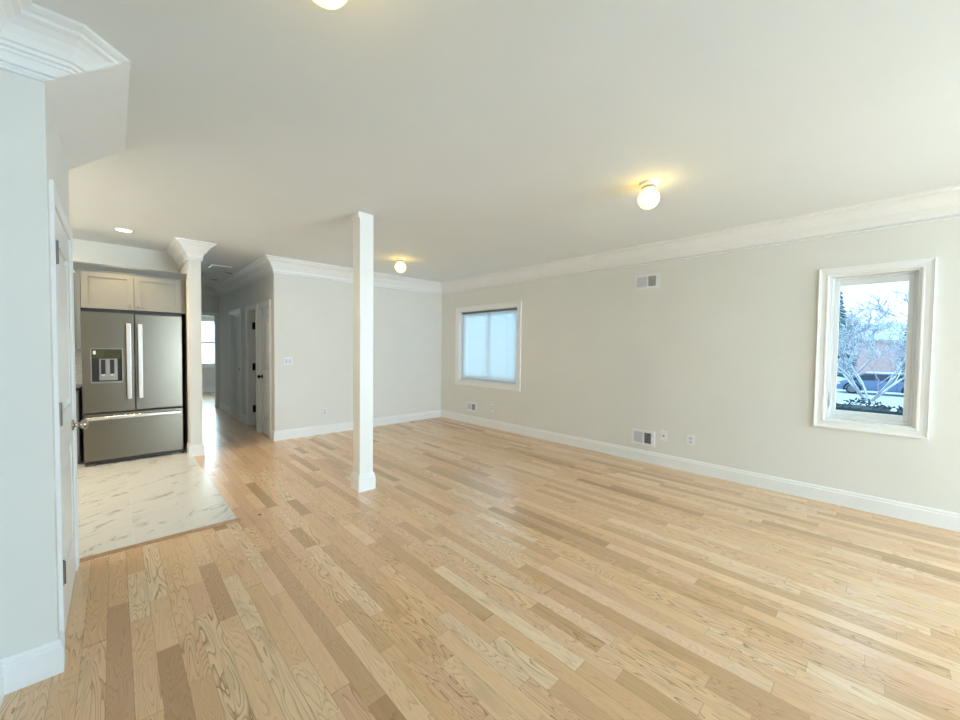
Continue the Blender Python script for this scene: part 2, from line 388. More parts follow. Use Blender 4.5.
PW = (2.55, 4.45, .1, 2.3)
grid_wall('wall_front', 'wall', 'x', XL - .1, XR, 0, H, -8.6, -8.5, [PW], 'wall behind the camera with added patio opening')
grid_wall('wall_shade', 'wall', 'x', XL, 1.65, 0, H, -1.7, -1.6, [], 'added unseen partition behind the camera, shading the near left wall')  # unseen wall added to keep the rear light off the near left wall
BW = (1.05, 2.25, .78, 2.10)
grid_wall('wall_bedroom_back', 'wall', 'x', -.6, 3.6, 0, H, BE, BE + .12, [BW], 'far bedroom wall with bright window')
grid_wall('wall_bedroom_left', 'wall', 'y', HE + .1, BE, 0, H, -.7, -.6, [], 'bedroom wall at left')
grid_wall('wall_bedroom_right', 'wall', 'y', HE + .1, BE, 0, H, 3.5, 3.6, [], 'bedroom wall at right')
grid_wall('wall_bedroom_front', 'wall', 'x', -.6, NX0, 0, H, HE, HE + .1, [], 'bedroom wall beside the hall')
grid_wall('wall_bath_near', 'wall', 'x', XH + .1, 3.6, 0, H, 6.72, 6.80, [], 'side wall of the dark room off the hall')
grid_wall('wall_bath_far', 'wall', 'x', XH + .1, 3.6, 0, H, 7.66, 7.76, [], 'wall of the dark room off the hall')
grid_wall('wall_bath_end', 'wall', 'y', 6.80, 7.66, 0, H, 3.5, 3.6, [], 'end wall of the dark room off the hall')

# patio frame added unseen behind the camera to light the room
t = thing('added_window_4', 'added unseen patio window behind the camera', 'window', (3.2, -8.55, 0), kind='structure')
mb = MB().box(2.55, 4.45, -8.59, -8.53, .1, .16).box(2.55, 4.45, -8.59, -8.53, 2.24, 2.3)
for x in (2.55, 3.47, 4.39): mb.box(x, x + .06, -8.59, -8.53, .16, 2.24)
mb.build('window_frame', 'vinyl', t)

t = thing('added_window_6', 'added unseen side window behind the camera at right', 'window', (XR, -5.2, .4), kind='structure')  # unseen window added for more room light from the right
mb = MB().box(XR + .06, XR + .12, -7.0, -3.4, .4, .46).box(XR + .06, XR + .12, -7.0, -3.4, 2.24, 2.3)
for y in (-7.0, -5.82, -4.64, -3.46): mb.box(XR + .06, XR + .12, y, y + .06, .46, 2.24)
mb.build('window_frame', 'vinyl', t)
# crown moulding
CR = [(0, -.212), (.016, -.212), (.020, -.203), (.004, -.192), (.004, -.186), (.018, -.184), (.020, -.150), (.026, -.146), (.028, -.136), (.037, -.132), (.040, -.120), (.050, -.116),
      (.060, -.092), (.076, -.066), (.096, -.046), (.112, -.037), (.114, -.024), (.128, -.020), (.140, -.012), (.140, 0), (0, 0)]
def crown(name, path, label):
    mb = MB().sweep(path, [(d, H + z) for d, z in CR], lambda x, y, w: (x, y, w))
    return struct(mb.build(name, 'trim'), label, 'crown moulding')
crown('trim_1', [(XR, -8.5), (XR, YB), (XH, YB), (XH, HE), (NX1, HE), (NX1, NY), (NX0, NY), (NX0, KY)],
      'white stepped crown moulding round the big room, hall and partition')
# crown on the near left wall: inside corner, then a short 45 degree return cut off by the sloped soffit
mb = MB().sweep([(-.125 + .13, YJ + .13), (-.125, YJ), (XL, YJ), (XL, -8.5)], [(d, H + z) for d, z in CR], lambda x, y, w: (x, y, w))
nrm = Vector((.21, 0, -.252)).normalized()
bmesh.ops.recalc_face_normals(mb.bm, faces=mb.bm.faces)
g = mb.bm.verts[:] + mb.bm.edges[:] + mb.bm.faces[:]
r = bmesh.ops.bisect_plane(mb.bm, geom=g, plane_co=(XS, YJ, H - .212), plane_no=nrm, clear_outer=True)
bmesh.ops.holes_fill(mb.bm, edges=[e for e in mb.bm.edges if e.is_boundary])
struct(mb.build('trim_2', 'trim'), 'white crown moulding on the near left wall', 'crown moulding')
zs = H - .212
struct(MB().hull([(XS - .05, YJ + .001, zs + .001), (XS, YJ + .001, zs + .001), (XS - .05, YJ - .012, H), (XS, YJ - .05, H), (.0665, 2.300, H),
                  (XS - .05, 3.37, zs + .001), (XS, 3.37, zs + .001), (XS - .05, 3.37, H), (.0665, 3.37, H)]).build('trim_3', 'trim'),
       'plain sloped white soffit board above the left door', 'soffit')

# baseboards
BB = [(0, 0), (.016, 0), (.016, .108), (.010, .116), (.012, .124), (.006, .139), (0, .139)]
def base(name, path, label):
    return struct(MB().sweep(path, BB, lambda x, y, w: (x, y, w)).build(name, 'trim'), label, 'baseboard')
base('baseboard_right', [(XR, -8.5), (XR, YB), (XH, YB), (XH, 6.08)], 'white baseboard along right and back walls')
base('baseboard_hall', [(XH, 7.505), (XH, 7.875)], 'short white baseboard between the hall doors')
base('baseboard_hall_end', [(XH, 8.82), (XH, HE)], 'white baseboard at the far end of the hall')
base('baseboard_partition', [(NX1, HE), (NX1, NY), (NX0, NY), (NX0, 6.0)], 'white baseboard round the partition end')
base('baseboard_left', [(XS, 2.375), (XS, YJ), (XL, YJ), (XL, -8.5)], 'white baseboard of the near left wall')
base('baseboard_bedroom', [(3.5, HE + .1), (3.5, BE), (-.6, BE), (-.6, HE + .1)], 'white baseboard in the far bedroom')
base('baseboard_front', [(XL, -8.5), (XR, -8.5)], 'white baseboard behind the camera')
struct(box('trim_4', 'thresh', (XS, .69, 3.40, 3.45, 0, .007), bevel=.002), 'oak threshold strip at the tile edge', 'threshold')

# casings: sweep of a stepped profile round an opening
CS = [(0, 0), (0, .012), (.006, .016), (.016, .016), (.020, .013), (.048, .0145), (.051, .0165), (.061, .018), (.064, .022), (.070, .022), (.072, .019), (.072, 0)]
def casing_on_x(x, sgn, y0, y1, z0, z1, full, parent, name='casing', prof=CS, m='trim'):
    # sgn -1: face looks to -X
    if full: path = [(y0, z0), (y0, z1), (y1, z1), (y1, z0)]
    else: path = [(y0, 0), (y0, z1), (y1, z1), (y1, 0)]
    return MB().sweep(path, prof, lambda a, b, w: (x + sgn * w, a, b), closed=full).build(name, m, parent)
def casing_on_y(y, sgn, x0, x1, z0, z1, full, parent, name='casing', prof=CS, m='trim'):
    path = [(x0, z0), (x0, z1), (x1, z1), (x1, z0)]
    return MB().sweep(path, prof, lambda a, b, w: (a, y + sgn * w, b), closed=full).build(name, m, parent)

# ------------------------------------------------------------------ doors
def door_leaf_x(parent, x0, x1, y0, y1, z0, z1, panels, side, m='door'):
    """leaf in a wall facing X, with raised panels on the face x = side"""
    leaf = MB(); t = .011; bx = .006
    lo, hi = (x0, x1)
    # panels given as (ya,yb,za,zb): frame cells around recesses
    ys = sorted({y0, y1, *[q for p in panels for q in p[:2]]}); zs_ = sorted({z0, z1, *[q for p in panels for q in p[2:]]})
    for a, b in zip(ys, ys[1:]):
        for c, d in zip(zs_, zs_[1:]):
            inp = any(p[0] <= a and b <= p[1] and p[2] <= c and d <= p[3] for p in panels)
            if side > 0: leaf.box(lo, hi - (t if inp else 0), a, b, c, d)
            else: leaf.box(lo + (t if inp else 0), hi, a, b, c, d)
    bmesh.ops.remove_doubles(leaf.bm, verts=leaf.bm.verts, dist=1e-5)
    lf = leaf.build('door_leaf', m, parent)
    for ya, yb, za, zb in panels:
        i0, i1 = .018, .05
        xs = (hi - t, hi - .001) if side > 0 else (lo + t, lo + .001)
        pts = [(xs[0], y, z) for y in (ya + i0, yb - i0) for z in (za + i0, zb - i0)] + [(xs[1], y, z) for y in (ya + i1, yb - i1) for z in (za + i1, zb - i1)]
        MB().hull(pts).build('panel', m, lf)
    return lf
def knob(parent, x, y, z, sgn, m):
    pr = [(0, .0), (.031, .0), (.033, .004), (.028, .009), (.012, .011), (.011, .030), (.018, .034), (.027, .042), (.029, .052), (.024, .062), (.010, .067), (0, .067)]
    return MB().lathe([(r, sgn * h) for r, h in pr], (x, y, z), 'X', 24).build('door_knob', m, parent, smooth=True)
def hinge(parent, x, y, z, m, h=.09):
    mb = MB().lathe([(0, -h / 2), (.0065, -h / 2), (.0065, h / 2), (0, h / 2)], (x, y, z), 'Z', 12)
    mb.box(x - .004, x - .001, y, y + .028, z - h / 2, z + h / 2)
    return mb.build('hinge', m, parent)
def knuckle(parent, x, y, z, sgn, m, h=.10):
    mb = MB().lathe([(0, -h / 2), (.007, -h / 2), (.007, h / 2), (0, h / 2)], (x, y, z), 'Z', 12).box(x - .004, x + .002, y - .02, y + .02, z - h / 2, z + h / 2)
    return mb.build('hinge', m, parent)

t = thing('door_1', 'white panelled closet door at the left edge with nickel knob', 'door', (XS, 2.87, 0), kind='structure')
casing_on_x(XS, 1, D1[0], D1[1], 0, D1[3], False, t, prof=[(d, w * .6) for d, w in CS])
MB().box(XS - .1, XS, D1[0], D1[0] + .012, 0, D1[3]).box(XS - .1, XS, D1[1] - .012, D1[1], 0, D1[3]).box(XS - .1, XS, D1[0], D1[1], D1[3] - .012, D1[3]).build('jamb', 'trim', t)
door_leaf_x(t, XS - .036, XS + .002, D1[0] + .015, D1[1] - .015, .012, D1[3] - .015,
            [(D1[0] + .13, D1[1] - .13, .25, .80), (D1[0] + .13, D1[1] - .13, 1.02, 1.82)], 1)
for z in (1.755, 1.05, .345): knuckle(t, XS + .010, D1[0] + .016, z, 1, 'darknickel')
knob(t, XS + .002, 3.215, .889, 1, 'nickel')

def hall_door(name, label, D, hinges, knob_at, panels, m='door', inset=.0, hm='darknickel'):
    t = thing(name, label, 'door', (XH, (D[0] + D[1]) / 2, 0), kind='structure')
    casing_on_x(XH, -1, D[0], D[1], 0, D[3], False, t)
    MB().box(XH, XH + .1, D[0], D[0] + .012, 0, D[3]).box(XH, XH + .1, D[1] - .012, D[1], 0, D[3]).box(XH, XH + .1, D[0], D[1], D[3] - .012, D[3]).build('jamb', 'trim', t)
    if panels is not None: door_leaf_x(t, XH + .004 + inset, XH + .04 + inset, D[0] + .015, D[1] - .015, .022, D[3] - .03, panels, -1, m)
    for (y, z) in hinges: knuckle(t, XH - .004, y, z, -1, hm)
    if knob_at: knob(t, XH + .004 + inset, knob_at[0], knob_at[1], -1, 'bronze')
    return t
hall_door('door_2', 'narrow white hall closet door nearest the corner, dark knob', DA, [(DA[0] + .014, z) for z in (1.755, 1.045, .335)], (6.585, .886),
          [(6.27, 6.56, .22, .80), (6.27, 6.56, 1.0, 1.82)])
t = hall_door('door_3', 'open dark doorway in the middle of the hall wall', DB, [], None, None)
# leaf swung into the dark room, hinged on the far jamb
lf = box('door_leaf', 'door', (XH + .105, XH + .60, DB[1] - .050, DB[1] - .014, .015, 1.93), t)
for z in (1.70, 1.00, .28): box('hinge', 'bronze', (XH + .060, XH + .104, DB[1] - .026, DB[1] - .012, z - .06, z + .06), t)
hall_door('door_4', 'white bifold closet door at the far end of the hall wall', DC, [], None,
          [(8.03, 8.30, .2, .84), (8.03, 8.30, 1.0, 1.80), (8.42, 8.68, .2, .84), (8.42, 8.68, 1.0, 1.80)], inset=.05)
o = [c for c in bpy.data.objects if c.name == 'door_4'][0]
MB().lathe([(0, 0), (.010, 0), (.008, -.012), (.016, -.020), (.016, -.028), (0, -.032)], (XH + .054, 8.20, .925), 'X', 16).build('door_knob', 'bronze', o)
t = thing('door_5', 'white cased opening at the end of the hallway', 'doorway', (1.2, HE, 0), kind='structure')
PN = [(d * .8, w) for d, w in CS]
casing_on_y(HE, -1, EO[0], EO[1], 0, EO[3], False, t, prof=PN)
MB().box(EO[0], EO[0] + .012, HE, HE + .1, 0, EO[3]).box(EO[1] - .012, EO[1], HE, HE + .1, 0, EO[3]).box(EO[0], EO[1], HE, HE + .1, EO[3] - .012, EO[3]).build('jamb', 'trim', t)

# ------------------------------------------------------------------ windows
# casing profile runs outward from the opening: sweep clockwise so that +d points outward
def win_casing(parent, y0, y1, z0, z1, wd):
    k = wd / .072
    prof = [(d * k, w) for d, w in CS]
    path = [(y0, z0), (y0, z1), (y1, z1), (y1, z0)]
    return MB().sweep(path, prof, lambda a, b, w: (XR - w, a, b), closed=True).build('window_casing', 'trim', parent)
def ring(x0, x1, y0, y1, z0, z1, wl, wr, wb, wt):
    """frame of four members; wl at low y, wr at high y"""
    return MB().box(x0, x1, y0, y0 + wl, z0, z1).box(x0, x1, y1 - wr, y1, z0, z1).box(x0, x1, y0 + wl, y1 - wr, z0, z0 + wb).box(x0, x1, y0 + wl, y1 - wr, z1 - wt, z1)
# casement window near the right edge
t = thing('window_1', 'white casement window on the right showing the snowy street', 'window', (XR, .06, .7), kind='structure')
win_casing(t, W2[0], W2[1], W2[2], W2[3], .073)
y0, y1, z0, z1 = W2
ring(XR, XR + .16, y0, y1, z0, z1, .012, .012, .012, .012).build('jamb', 'trim', t)
ring(XR + .050, XR + .10, y0 + .012, y1 - .012, z0 + .012, z1 - .012, .018, .022, .028, .022).build('window_frame', 'vinyl', t, .003)
s = ring(XR + .062, XR + .098, y0 + .030, y1 - .034, z0 + .040, z1 - .034, .034, .034, .046, .050).build('sash', 'vinyl', t, .004)
MB().box(XR + .078, XR + .084, y0 + .06, y1 - .064, z0 + .08, z1 - .08).build('pane', 'glass', s)
MB().box(XR + .030, XR + .062, .055, .155, z0 + .014, z0 + .040).tube([(XR + .036, .06, z0 + .045), (XR + .030, .10, z0 + .048), (XR + .030, .17, z0 + .036)], .007, 8).build('crank_handle', 'vinyl', t, .002)
MB().box(XR + .040, XR + .060, .288, .304, .87, 1.0).box(XR + .030, XR + .045, .292, .300, .86, .93).build('sash_lock', 'vinyl', t, .002)
# sliding window near the corner
t = thing('window_2', 'white sliding window near the corner behind a closed blind', 'window', (XR, 4.7, .7), kind='structure')
win_casing(t, W1[0], W1[1], W1[2], W1[3], .082)
y0, y1, z0, z1 = W1
ring(XR, XR + .16, y0, y1, z0, z1, .012, .012, .012, .012).build('jamb', 'trim', t)
ring(XR + .09, XR + .15, y0 + .012, y1 - .012, z0 + .012, z1 - .012, .03, .03, .03, .03).build('window_frame', 'vinyl', t)
for k, (a, b, x) in enumerate(((y0 + .04, 4.74, XR + .12), (4.70, y1 - .04, XR + .10))):
    s = ring(x, x + .02, a, b, z0 + .04, z1 - .04, .045, .045, .045, .045).build('sash', 'vinyl', t)
    box('pane', 'glass', (x + .008, x + .012, a + .04, b - .04, z0 + .08, z1 - .08), s)
bl = thing('window_blind', 'closed pale horizontal blind hanging in the window by the corner', 'blind', (XR + .05, 4.7, 2.0))
box('head_rail', 'cabgrey', (XR + .028, XR + .066, 4.02, 5.38, 1.985, 2.014), bl)
mb = MB(); z = 1.972
while z > .815:
    c, sn = .0102, .0085
    v = [mb.bm.verts.new(p) for p in ((XR + .047 - sn, 4.025, z - c), (XR + .047 - sn, 5.375, z - c), (XR + .0495, 5.375, z), (XR + .0495, 4.025, z), (XR + .047 + sn, 5.375, z + c), (XR + .047 + sn, 4.025, z + c))]
    mb.bm.faces.new((v[0], v[1], v[2], v[3])); mb.bm.faces.new((v[3], v[2], v[4], v[5])); z -= .0215
mb.build('slats', 'slat', bl)
box('bottom_rail', 'plastic_grey', (XR + .036, XR + .062, 4.022, 5.378, .790, .806), bl)
MB().tube([(XR + .024, 5.27, 1.98), (XR + .022, 5.27, 1.15)], .005, 6).build('tilt_wand', 'plastic', bl)
mb = MB()
for y in (4.25, 4.80, 5.2): mb.tube([(XR + .041, y, 1.985), (XR + .041, y, .80)], .0018, 4)
mb.build('ladder_cord', 'plastic', bl)
# bedroom window
t = thing('window_3', 'bright bedroom window seen down the hall', 'window', (1.65, BE, .7), kind='structure')
casing_on_y(BE, -1, BW[0], BW[1], BW[2], BW[3], True, t, 'window_casing')
x0, x1, z0, z1 = BW
MB().box(x0, x0 + .05, BE + .05, BE + .1, z0, z1).box(x1 - .05, x1, BE + .05, BE + .1, z0, z1).box(x0, x1, BE + .05, BE + .1, z0, z0 + .05).box(x0, x1, BE + .05, BE + .1, z1 - .05, z1).box(x0, x1, BE + .055, BE + .095, 1.42, 1.46).build('sash', 'vinyl', t)
box('pane', 'glass', (x0 + .04, x1 - .04, BE + .07, BE + .075, z0 + .04, z1 - .04), t)
t = thing('added_window_5', 'added kitchen window out of view at far left', 'window', (-2.0, 5.0, 1.0), kind='structure')  # unseen window added to go with the kitchen fill lamp
MB().box(-2.08, -2.03, 4.4, 4.45, 1.0, 2.1).box(-2.08, -2.03, 5.55, 5.6, 1.0, 2.1).box(-2.08, -2.03, 4.45, 5.55, 1.0, 1.05).box(-2.08, -2.03, 4.45, 5.55, 2.05, 2.1).build('window_frame', 'vinyl', t)

# ------------------------------------------------------------------ support column
cx, cyy = 1.714, 3.402
t = thing('support_column', 'square white column standing in the middle of the oak floor', 'column', (cx, cyy, 0))
MB().box(cx - .068, cx + .068, cyy - .068, cyy + .068, .10, H).build('shaft', 'column', t, .002)
mb = MB()
prof = [(.086, 0), (.086, .118), (.080, .128), (.078, .150), (.070, .165)]
rings = [[mb.bm.verts.new((cx + sx * r, cyy + sy2 * r, z)) for sx, sy2 in ((-1, -1), (1, -1), (1, 1), (-1, 1))] for r, z in prof]
for A, B in zip(rings, rings[1:]):
    for k in range(4): mb.bm.faces.new((A[k], A[(k + 1) % 4], B[(k + 1) % 4], B[k]))
mb.bm.faces.new(rings[0][::-1]); mb.bm.faces.new(rings[-1])
mb.build('base', 'trim', t)
box('top_block', 'column', (cx - .084, cx - .068, cyy - .070, cyy + .06, H - .055, H), t)

# ------------------------------------------------------------------ ceiling lights
def globe_light(x, y, label):
    t = thing('ceiling_light', label, 'light', (x, y, H), group='globe ceiling lights')
    MB().lathe([(0, 0), (.066, 0), (.068, -.006), (.064, -.020), (.050, -.026), (.046, -.046), (0, -.046)], (x, y, H), 'Z', 40).build('canopy', 'trim', t, smooth=False)
    pr = [(0, -.074)] + [(.074 * math.sin(a), -.074 * math.cos(a)) for a in [math.pi * k / 20 for k in range(1, 18)]] + [(.040, .068)]
    MB().lathe(pr, (x, y, H - .114), 'Z', 40).build('globe_shade', 'globe', t, smooth=True)
    MB().lathe([(.0475, -.028), (.051, -.034), (.051, -.044), (.0475, -.048)], (x, y, H), 'Z', 40).build('fitter_ring', 'nickel', t)
    return t
globe_light(2.887, 1.222, 'lit globe ceiling light over the middle of the room, nearer the right window')
globe_light(2.922, 4.690, 'lit globe ceiling light beyond the column, nearest the far corner')
globe_light(.480, 1.20, 'lit globe ceiling light cut off by the top of the picture')
def downlight(x, y, label, m, lit):
    t = thing('recessed_downlight', label, 'light', (x, y, H), group='recessed downlights')
    MB().lathe([(.062, -.001), (.066, -.006), (.085, -.006), (.088, 0), (.062, 0)], (x, y, H), 'Z', 40).build('trim_ring', 'trim', t)
    MB().lathe([(0, -.003), (.062, -.003), (.062, 0), (0, 0)], (x, y, H), 'Z', 40).build('lens', m, t)
    return t
downlight(.093, 5.71, 'lit round downlight in the kitchen ceiling above the refrigerator', 'downlit', True)
downlight(1.43, 7.72, 'unlit round downlight in the hall ceiling, nearer one', 'lens', False)
downlight(1.385, 8.72, 'unlit round downlight in the hall ceiling, farther one', 'lens', False)
kl = bpy.data.lights.new('downlight_beam', 'SPOT'); kl.energy = 18; kl.color = (1.0, .74, .42); kl.spot_size = R(96); kl.spot_blend = .6; kl.shadow_soft_size = .06
ko = bpy.data.objects.new('downlight_beam', kl); C.objects.link(ko); ko.location = (.093, 5.71, H - .02)
for yy, where in ((5.75, 'in front of the grey wall cabinet'), (4.6, 'behind the closet')):  # unseen downlights added to warm the kitchen wall
    downlight(-.95, yy, 'added unseen downlight in the kitchen ceiling ' + where, 'downlit', True)
    kl = bpy.data.lights.new('downlight_beam', 'SPOT'); kl.energy = 17; kl.color = (1.0, .78, .48); kl.spot_size = R(172); kl.spot_blend = .2; kl.shadow_soft_size = .06
    ko = bpy.data.objects.new('downlight_beam', kl); C.objects.link(ko); ko.location = (-.95, yy, H - .02)
# hall ceiling: vent and smoke alarm
t = thing('ceiling_vent', 'square white vent in the hall ceiling', 'vent', (1.22, 7.25, H))
MB().box(1.08, 1.36, 7.10, 7.13, H - .014, H).box(1.08, 1.36, 7.37, 7.40, H - .014, H).box(1.08, 1.11, 7.13, 7.37, H - .014, H).box(1.33, 1.36, 7.13, 7.37, H - .014, H).build('frame', 'trim', t)
mb = MB()
for k in range(6): mb.hull([(1.11, 7.14 + k * .04, H), (1.33, 7.14 + k * .04, H), (1.11, 7.16 + k * .04, H - .022), (1.33, 7.16 + k * .04, H - .022), (1.11, 7.146 + k * .04, H), (1.33, 7.146 + k * .04, H)])
mb.build('louvre', 'grille', t)
t = thing('smoke_alarm', 'round smoke alarm on the hall ceiling beside the partition', 'smoke alarm', (1.12, 8.0, H))
MB().lathe([(0, 0), (.07, 0), (.07, -.012), (.062, -.034), (.04, -.04), (0, -.04)], (1.12, 8.0, H), 'Z', 32).build('housing', 'grille', t)
MB().lathe([(0, -.041), (.012, -.041), (.012, -.046), (0, -.046)], (1.12, 8.0, H), 'Z', 16).build('test_button', 'trim', t)

# ------------------------------------------------------------------ wall registers, outlets, switch
def register(y0, y1, z0, z1, label, rec='dark'):
    """two-way wall register on the right wall; the far half looks shut, the near half shows a panel coloured as duct shade"""
    t = thing('air_register', label, 'vent', (XR, (y0 + y1) / 2, z0), group='wall air registers')
    fr = .026; ym = (y0 + y1) / 2 - .008
    box('duct_shade_panel', rec, (XR - .004, XR - .001, y0 + fr, y1 - fr, z0 + fr, z1 - fr), t)  # flat panel on the wall; its tone stands for shade in the duct
    mb = MB()
    mb.box(XR - .011, XR, y0, y1, z0, z0 + fr).box(XR - .011, XR, y0, y1, z1 - fr, z1).box(XR - .011, XR, y0, y0 + fr + .018, z0 + fr, z1 - fr).box(XR - .011, XR, y1 - fr, y1, z0 + fr, z1 - fr).box(XR - .011, XR, ym - .008, ym + .008, z0 + fr, z1 - fr)
    mb.build('frame', 'plastic', t, .002)
    n = 8
    for a, b, sg in ((ym + .008, y1 - fr, 1), (y0 + fr + .018, ym - .008, -1)):
        mb = MB(); st = (b - a) / n
        for k in range(n):
            ya = a + k * st
            if sg > 0: mb.hull([(XR - .010, ya, z0 + fr), (XR - .010, ya + st * .95, z0 + fr), (XR - .004, ya + st, z0 + fr), (XR - .010, ya, z1 - fr), (XR - .010, ya + st * .95, z1 - fr), (XR - .004, ya + st, z1 - fr)])
            else: mb.box(XR - .010, XR - .0045, ya + st * .42, ya + st * .52, z0 + fr, z1 - fr)
        mb.build('louvre', 'plastic_grey', t)
    MB().box(XR - .020, XR - .011, y0 + .018, y0 + .026, (z0 + z1) / 2 - .012, (z0 + z1) / 2 + .012).build('damper_lever', 'plastic', t)
    return t
register(1.811, 2.110, 2.098, 2.268, 'white air register high on the right wall below the crown', 'grille')
register(1.822, 2.106, .204, .384, 'white air register low on the right wall beside two outlets')
register(4.918, 5.190, .226, .382, 'small white air register below the blind covered window')
def plate(name, t, mb, w=.07, h=.115): pass
def outlet_x(y, z, label, face='duplex'):
    t = thing('wall_outlet', label, 'outlet', (XR, y, z - .057), group='wall outlets')
    box('cover_plate', 'plastic', (XR - .006, XR, y - .036, y + .036, z - .058, z + .058), t, .002)
    if face == 'duplex':
        for dz in (-.020, .020):
            r = box('receptacle', 'plastic_grey', (XR - .009, XR - .006, y - .017, y + .017, z + dz - .014, z + dz + .014), t, .001)
            MB().box(XR - .0095, XR - .009, y - .009, y - .006, z + dz - .005, z + dz + .006).box(XR - .0095, XR - .009, y + .006, y + .009, z + dz - .005, z + dz + .006).build('slot', 'slot', r)
    else:
        MB().lathe([(0, -.018), (.005, -.018), (.0055, -.010), (.010, -.009), (.010, -.006), (0, -.006)], (XR, y, z), 'X', 16).build('coaxial_jack', 'darknickel', t)
    return t
outlet_x(1.722, .356, 'white cable jack plate just right of the low register', 'coax')
outlet_x(1.432, .359, 'white duplex outlet second to the right of the low register')
outlet_x(4.548, .350, 'white outlet below the blind covered window, right of the small register')
y = YB
t = thing('wall_outlet', 'white duplex outlet low on the back wall left of the column', 'outlet', (2.36, YB, .29), group='wall outlets')
box('cover_plate', 'plastic', (2.322, 2.394, YB - .006, YB, .287, .403), t, .002)
for dz in (-.02, .02):
    r_ = box('receptacle', 'plastic_grey', (2.341, 2.375, YB - .009, YB - .006, .345 + dz - .014, .345 + dz + .014), t, .001)
    MB().box(2.349, 2.352, YB - .0095, YB - .009, .345 + dz - .005, .345 + dz + .006).box(2.364, 2.367, YB - .0095, YB - .009, .345 + dz - .005, .345 + dz + .006).build('slot', 'slot', r_)
t = thing('light_switch', 'white double light switch on the back wall by the hall corner', 'switch', (1.827, YB, 1.08))
box('cover_plate', 'plastic', (1.770, 1.884, YB - .006, YB, 1.083, 1.197), t, .002)
for x in (1.803, 1.851): 
    MB().hull([(x - .015, YB - .006, 1.108), (x + .015, YB - .006, 1.108), (x - .015, YB - .006, 1.172), (x + .015, YB - .006, 1.172), (x - .015, YB - .011, 1.11), (x + .015, YB - .011, 1.11), (x - .015, YB - .007, 1.17), (x + .015, YB - .007, 1.17)]).build('rocker', 'plastic_grey', t)

# ------------------------------------------------------------------ refrigerator
FY = 5.995
FX0, FX1, FS = -.257, .611, .171
t = thing('refrigerator', 'stainless french door refrigerator standing on the marble tile', 'refrigerator', (.177, 6.3, .003))
box('cabinet_body', 'blackgap', (FX0 + .006, FX1 - .004, FY + .062, 6.59, .04, 1.728), t, .004)
# left door with a real recess for the dispenser
d0, d1, dz0, dz1 = -.183, .063, .940, 1.303
mb = MB()
xs = [FX0, d0, d1, FS - .004]; zz = [.596, dz0, dz1, 1.714]
for a, b in zip(xs, xs[1:]):
    for c, d in zip(zz, zz[1:]):
        if not (a == d0 and c == dz0): mb.box(a, b, FY, FY + .055, c, d)
mb.box(d0, d1, FY + .05, FY + .06, dz0, dz1)
bmesh.ops.remove_doubles(mb.bm, verts=mb.bm.verts, dist=1e-5)
ld = mb.build('door', 'steel', t)
MB().box(FS + .004, FX1, FY, FY + .055, .596, 1.714).build('door', 'steel', t, .006)
MB().box(FX0 + .002, FX1, FY, FY + .055, .055, .580).build('freezer_drawer', 'steel', t, .006)
dp = box('dispenser', 'black', (d0, d1, FY + .040, FY + .0495, dz0, dz1), t)
dp['label'] = 'black water and ice dispenser'
ring_ = MB().box(d0 - .008, d0, FY - .004, FY + .02, dz0 - .008, dz1 + .008).box(d1, d1 + .008, FY - .004, FY + .02, dz0 - .008, dz1 + .008).box(d0, d1, FY - .004, FY + .02, dz1, dz1 + .008).box(d0 - .002, d1 + .002, FY - .012, FY + .02, dz0 - .016, dz0)
ring_.build('bezel', 'paddle', dp)
box('display', 'display', (d0 + .004, d1 - .004, FY + .004, FY + .04, dz1 - .105, dz1 - .004), dp)
box('indicator', 'plastic', (d0 + .012, d0 + .034, FY + .001, FY + .004, dz1 - .058, dz1 - .018), dp)
box('nozzle_housing', 'paddle', (d0 + .058, d1 - .038, FY + .014, FY + .040, dz0 + .01, dz1 - .105), dp, .003)
for k in (0, 1):
    xa = d0 + .073 + k * .072
    box('paddle', 'indigo', (xa, xa + .036, FY + .006, FY + .014, dz0 + .085, dz1 - .118), dp, .003)
    box('paddle_tip', 'handle', (xa + .003, xa + .033, FY + .002, FY + .012, dz0 + .062, dz0 + .085), dp, .002)
def bar_handle(xc, parent):
    mb = MB().box(xc - .021, xc + .021, FY - .056, FY - .034, .730, 1.600)
    h_ = mb.build('handle', 'handle', parent, .008, seg=3)
    for z in (.785, 1.545): box('handle_mount', 'steel', (xc - .012, xc + .012, FY - .036, FY, z - .02, z + .02), h_)
bar_handle(.122, t); bar_handle(.221, t)
h_ = MB().box(-.232, .588, FY - .052, FY - .034, .515, .552).build('handle', 'handle', t, .008, seg=3)
for x in (-.17, .52): box('handle_mount', 'steel', (x - .02, x + .02, FY - .036, FY, .522, .545), h_)
box('kick_grille', 'black', (FX0 + .006, FX1 - .006, FY + .012, FY + .05, .012, .052), t)
for x in (-.205, .535): box('foot', 'darknickel', (x - .045, x + .045, FY + .002, FY + .05, .003, .022), t, .004)
box('hinge_cover', 'black', (FX0 + .01, FX1 - .01, FY + .02, FY + .10, 1.7145, 1.745), t)

